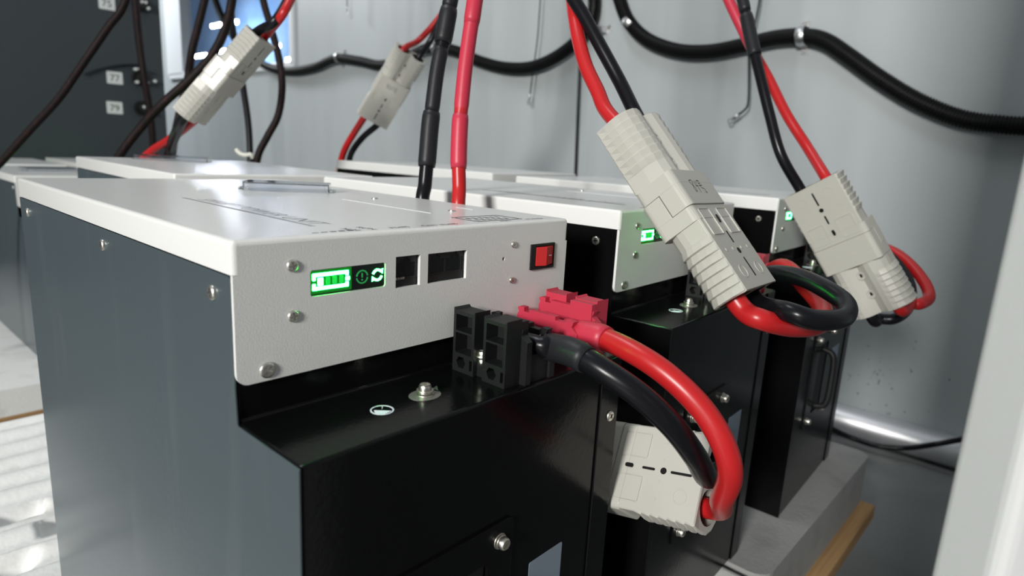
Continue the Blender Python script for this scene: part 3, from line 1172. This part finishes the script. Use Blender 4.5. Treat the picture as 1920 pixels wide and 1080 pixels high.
mmv = lambda L: [[(u / 1000, v / 1000) for u, v in s] for s in L]
PEN84 = mmv([[(-7, 5), (-9.5, 5), (-10, 3), (-6.5, -1), (-7.5, -4), (-9, -3.5), (-9, -1), (-6, 4), (-6.5, 5.5)],
             [(-3.5, 4.5), (-4, .5), (-1, .5)], [(-1.2, 4.5), (-2, -4.5)],
             [(1.5, 5), (5, 5), (4.5, 2.5), (2, 2.5), (1.5, 5)], [(.8, .8), (6, 1.2)], [(3, 1), (3.2, -1), (6.5, -1.5), (7, -5), (5.5, -4)]])
PEN81 = mmv([[(-8, 4), (-10.5, 3), (-8, 0), (-6, -2.5), (-9, -3.5), (-9.5, -1), (-6, 3), (-8, 4)], [(-4, 4), (-3, -4), (-5, 0)], [(-1, 3), (2, 3), (-1, 0), (2, -3)],
             [(3, 4), (9, 3)], [(6, 5), (6.5, -4), (9, -4.5)], [(3, 0), (9, -.5)]])

K1, M1 = connector((.2853, -.0386, .0092), RT([[-0.0177, -0.9987, 0.0469], [0.6624, -0.0469, -0.7476], [0.7489, 0.0179, 0.6624]]),
                   'big grey plug marked 84 in pen, hanging before the green glow', pen=PEN84)
K2, M2 = connector((.5738, -.0695, -.0341), RT([[0.1875, -0.1352, -0.9729], [-0.5316, -0.8469, 0.0152], [-0.826, 0.5143, -0.2306]]),
                   'grey plug hanging furthest right against the bare wall')
K3, M3 = connector((.2741, .6203, .1138), RT([[-0.4747, 0.7247, 0.4994], [0.4446, 0.6872, -0.5746], [-0.7596, -0.0507, -0.6484]]),
                   'grey plug hanging slanted in front of the window')
K4, M4 = connector((.5918, .6909, .1366), RT([[0.0868, -0.8235, -0.5606], [-0.644, 0.383, -0.6623], [0.7601, 0.4185, -0.4972]]),
                   'small grey plug with pen scribble, hanging left of the riser cables', pen=PEN81)
K5, M5 = connector((.2408, -.0311, -.1667), RT([[0.0032, -0.6019, -0.7986], [0.9757, -0.1729, 0.1342], [-0.2189, -0.7796, 0.5867]]),
                   'grey plug low in the gap beside the nearest battery, patched with light')


# ------------------------------------------------------------------ thick cables
def cable(pts, r, m_, label, shrink=(), name='battery_cable', group=None, seg=18):
    """shrink: (t0, t1, r, material, name) fractions along the cable"""
    b = MB()
    b.tube(run_up(pts), r, m_, seg=seg, res=8)
    o = b.build(name)
    tag(o, label, 'cable', group)
    if shrink:
        c = resample(crom([Vector(p) for p in pts], 12), .004)
        n = len(c) - 1
        for t0, t1, rr, mm_ in shrink:
            seg_ = c[int(t0 * n):int(t1 * n) + 1]
            if len(seg_) < 3:
                continue
            s = MB()
            s.tube(seg_, (lambda t, rr=rr: rr * (1 if .03 < t < .97 else .93)), mm_, seg=seg, spline=False)
            s.build('heat_shrink_sleeve', o, label='heat-shrink sleeve')
    return o


def along(pts):
    """(px, py, depth) or Vector items"""
    return [p if isinstance(p, Vector) else P(*p) for p in pts]


def ul(u, x, y, z):
    """unit-local point to world (z measured from the lid top)"""
    loc, yaw = u
    c, s = math.cos(yaw), math.sin(yaw)
    return Vector((loc[0] + c * x - s * y, loc[1] + s * x + c * y, loc[2] + z))


A_ = ((0, 0, 0), 0)
B_ = (LB, .0403)
C_ = (LC, .0438)
# nearest battery: red and black loops into the low plug
cable(along([ul(A_, .1350, -.030, -.0565), ul(A_, .1360, -.044, -.0565), (1030, 650, .325), (1075, 662, .312), (1130, 694, .302), (1200, 742, .298), (1262, 800, .302), (1305, 858, .318), (1328, 895, .345), cpt(M5, -.074, -.0136), cpt(M5, -.050, -.0136)]),
      lambda t: .0062 if t > .10 else .0046, BLK, 'thick black cable looping from the nearest battery into the low plug', shrink=((.10, .21, .0074, SHRINKB),))
cable(along([ul(A_, .1760, -.030, -.0565), ul(A_, .1720, -.043, -.0570), (1075, 622, .352), (1130, 634, .338), (1200, 668, .320), (1262, 712, .310), (1320, 772, .304), (1358, 838, .302), (1369, 893, .308), (1353, 938, .330), cpt(M5, -.076, .0136), cpt(M5, -.050, .0136)]),
      lambda t: .0061 if t > .10 else .0050, RED, 'thick red cable looping from the nearest battery into the low plug', shrink=((.0, .10, .0054, SHRINKR), (.10, .19, .0075, SHRINKR)))
# second battery into the marked plug
cable(along([ul(B_, .1360, -.028, -.0565), ul(B_, .1440, -.046, -.0560), (1452, 512, .480), (1500, 520, .445), (1548, 542, .415), (1585, 570, .395), (1580, 596, .380), (1530, 600, .372), (1478, 585, .376), cpt(M1, -.076, -.0136), cpt(M1, -.050, -.0136)]),
      .0062, BLK, 'thick black cable coiled below the plug marked in pen')
cable(along([ul(B_, .1760, -.028, -.0565), ul(B_, .1790, -.045, -.0570), (1470, 500, .520), (1512, 540, .480), (1540, 575, .450), (1538, 606, .420), (1490, 613, .395), (1430, 600, .380), cpt(M1, -.077, .0136), cpt(M1, -.050, .0136)]),
      .0066, RED, 'thick red cable coiled below the plug marked in pen', shrink=((.02, .12, .0074, SHRINKR),))
# third battery into the right plug
cable(along([ul(C_, .1360, -.028, -.0565), ul(C_, .1460, -.046, -.0560), (1650, 470, .72), (1682, 495, .69), (1706, 535, .665), (1703, 575, .645), (1678, 597, .635), (1648, 598, .640), cpt(M2, .078, -.0136), cpt(M2, .050, -.0136)]),
      .0056, BLK, 'black cable curling behind the rightmost grey plug')
cable(along([ul(C_, .1760, -.028, -.0565), ul(C_, .1800, -.045, -.0570), (1660, 466, .73), (1700, 490, .70), (1732, 528, .67), (1742, 557, .65), (1725, 570, .635), (1708, 569, .635), cpt(M2, .076, .0136), cpt(M2, .050, .0136)]),
      .0058, RED, 'red cable curling out beyond the rightmost grey plug')
# up from the marked plug
cable(along([cpt(M1, .058, .0146), (1137, 208, .440), (1120, 170, .447), (1099, 125, .456), (1085, 75, .465), (1077, 30, .475), (1070, -15, .485), (1050, -90, .49), (1020, -230, .50)]),
      .0052, RED, 'red cable rising from the plug marked in pen')
cable(along([cpt(M1, .058, -.0140), (1190, 210, .446), (1163, 155, .455), (1125, 85, .46), (1095, 30, .465), (1070, -10, .47), (1030, -80, .48), (985, -230, .49)]),
      .0050, BLK, 'black cable rising from the plug marked in pen', shrink=((.62, .95, .0058, SHRINKB),))
# up from the right plug
cable(along([cpt(M2, -.060, -.0136), cpt(M2, -.071, -.0138), (1464, 290, .628), (1443, 215, .634), (1427, 150, .64), (1410, 80, .65), (1395, 10, .66), (1385, -40, .665), (1365, -200, .68)]),
      .0052, BLK, 'black cable rising from the rightmost grey plug', shrink=((.46, .60, .0068, SHRINKB), (.62, .98, .0060, SHRINKB)))
cable(along([cpt(M2, -.060, .0136), cpt(M2, -.071, .0130), (1513, 275, .645), (1475, 215, .66), (1440, 145, .675), (1412, 95, .685), (1385, 40, .69), (1362, -10, .695), (1330, -90, .70), (1290, -200, .71)]),
      .0052, RED, 'red cable rising from the rightmost grey plug', shrink=((.47, .98, .0057, SHRINKR),))
# risers between the first two batteries, from the low plug up
cable(along([cpt(M5, .046, .0136), cpt(M5, .076, .0136), Vector((.241, .10, -.16)), Vector((.240, .150, -.09)), (794, 400, .505), (797, 345, .505), (802, 290, .505), (806, 240, .505), (812, 190, .505), (820, 130, .505), (832, 70, .505), (843, 10, .505), (855, -60, .51), (875, -220, .52)]),
      .0056, BLK, 'black riser cable with sleeved joint between the first two batteries', shrink=((.565, .64, .0072, SHRINKB), (.64, .74, .0060, SHRINKB), (.745, .80, .0072, SHRINKB), (.80, .98, .0062, SHRINKB)))
cable(along([cpt(M5, .046, -.0136), cpt(M5, .072, -.0136), Vector((.246, .085, -.12)), Vector((.243, .120, -.06)), (861, 410, .470), (861, 350, .470), (860, 300, .470), (862, 240, .470), (866, 190, .470), (872, 130, .470), (880, 70, .470), (889, 10, .470), (898, -60, .475), (910, -220, .48)]),
      .0052, RED, 'red riser cable with sleeved joint between the first two batteries', shrink=((.545, .625, .0062, SHRINKR), (.625, .98, .0052 * 1.07, SHRINKR), (.77, .98, .0061, SHRINKR)))
# slanted plug
cable(along([cpt(M3, -.046, -.0136), cpt(M3, -.072, -.0136), (515, 40, .78), (540, 0, .79), (575, -70, .80), (620, -200, .82)]), .0058, BLK, 'black cable leaving the top of the slanted plug')
cable(along([cpt(M3, -.046, .0136), cpt(M3, -.072, .0136), (528, 30, .775), (550, -10, .785), (590, -80, .80), (640, -200, .81)]), .0052, RED, 'red cable leaving the top of the slanted plug')
cable(along([cpt(M3, .046, -.0136), cpt(M3, .074, -.0136), (325, 262, .88), (318, 285, .92), (305, 330, .95), (295, 400, .97), (292, 470, .98)]), .0066, BLK, 'black cable running down from the slanted plug')
cable(along([cpt(M3, .046, .0136), cpt(M3, .074, .0136), (318, 262, .90), (285, 283, .93), (262, 310, .95), (255, 370, .97), (255, 470, .98)]), .0056, RED, 'red cable running down from the slanted plug')
# small plug
cable(along([cpt(M4, .046, .0136), cpt(M4, .072, .0136), (782, 78, 1.07), (808, 52, 1.06), (832, 20, 1.05), (848, -20, 1.05), (870, -150, 1.06)]), .0052, RED, 'red cable leaving the top of the small plug')
cable(along([cpt(M4, .046, -.0136), cpt(M4, .072, -.0136), (806, 78, 1.06), (822, 45, 1.05), (838, 5, 1.04), (852, -40, 1.04), (880, -150, 1.05)]), .0052, BLK, 'black cable leaving the top of the small plug')
cable(along([cpt(M4, -.046, .0136), cpt(M4, -.072, .0136), (665, 248, 1.18), (649, 275, 1.20), (640, 300, 1.22), (632, 345, 1.24), (630, 420, 1.26)]), .0062, RED, 'red cable running down from the small plug')
cable(along([cpt(M4, -.046, -.0136), cpt(M4, -.072, -.0136), (683, 255, 1.17), (664, 278, 1.19), (655, 300, 1.22), (648, 345, 1.24), (646, 420, 1.26)]), .0058, BLK, 'black cable running down from the small plug')
# dark cables on the left
cable(along([(262, -130, 1.0), (236, 0, 1.02), (200, 55, 1.03), (150, 128, 1.04), (110, 185, 1.05), (60, 240, 1.06), (8, 298, 1.07), (-60, 370, 1.08), (-120, 480, 1.09), (-140, 640, 1.10)]), .0062, BROWNC, 'dark cable slanting down to the left edge across the cabinet', seg=12)
cable(along([(442, -120, .98), (437, -20, .98), (425, 45, .98), (400, 100, .98), (358, 147, .98), (310, 190, .98), (270, 232, .99), (228, 286, 1.0), (190, 350, 1.02), (180, 430, 1.03)]), .0066, BROWNC, 'dark cable passing in front of the window and down behind the lids', seg=12)
cable(along([(405, -120, 1.2), (388, -20, 1.2), (374, 40, 1.2), (360, 95, 1.2), (352, 150, 1.2), (340, 200, 1.2), (325, 270, 1.2), (318, 350, 1.2), (316, 420, 1.2)]), .0072, BROWNC, 'dark cable hanging straight across the left part of the window', seg=12)
cable(along([(428, -120, 1.3), (432, -20, 1.3), (436, 50, 1.3), (446, 110, 1.3), (457, 170, 1.3), (466, 235, 1.3), (469, 300, 1.3), (469, 400, 1.3)]), .0064, BLK, 'thin black cable behind the slanted plug with a white tie at its foot', seg=12)
cable(along([(480, -120, 1.15), (492, -10, 1.15), (506, 45, 1.15), (522, 105, 1.15), (529, 160, 1.15), (522, 215, 1.15), (502, 255, 1.15), (484, 292, 1.15), (478, 340, 1.16), (478, 420, 1.16)]), .0066, BROWNC, 'dark cable bowing out to the right of the slanted plug', seg=12)
cable(along([(246, -120, 1.9), (253, -10, 1.9), (259, 60, 1.92), (268, 130, 1.94), (278, 190, 1.97), (285, 240, 2.0), (290, 320, 2.05), (292, 380, 2.08)]), .0105, BROWNC, 'dark reddish cable running straight down the cabinet front', seg=12)
b = MB()
b.tube(along([(443, 281, 1.29), (450, 288, 1.285), (460, 291, 1.285), (470, 290, 1.285), (474, 296, 1.29)]), .0042, CREAM, seg=8)
tag(b.build('cable_tie'), 'white cable tie end sticking out behind the second-row lid', 'cable tie')

# ------------------------------------------------------------------ white panel close to the lens at the right
pe = P(1916, 560, .165)
bx = P(2027, 560, .165)
dx = (bx - pe)
dx.z = 0
dx.normalize()
ang = math.atan2(dx.y, dx.x)
e = empty('steel_door', (pe.x, pe.y, ZF), ang)
b = MB()
b.box(0, .95, -.012, .012, 0, 1.25, PANELW)
b.build('door_leaf', e, bevel=.004, bseg=4)
s = MB()
s.cyl((.86, -.012, .78), (0, -1, 0), .012, .004, ZINC)
s.build('lock', e)
tag(e, 'plain white upright metal door edge close to the lens at right', 'door')
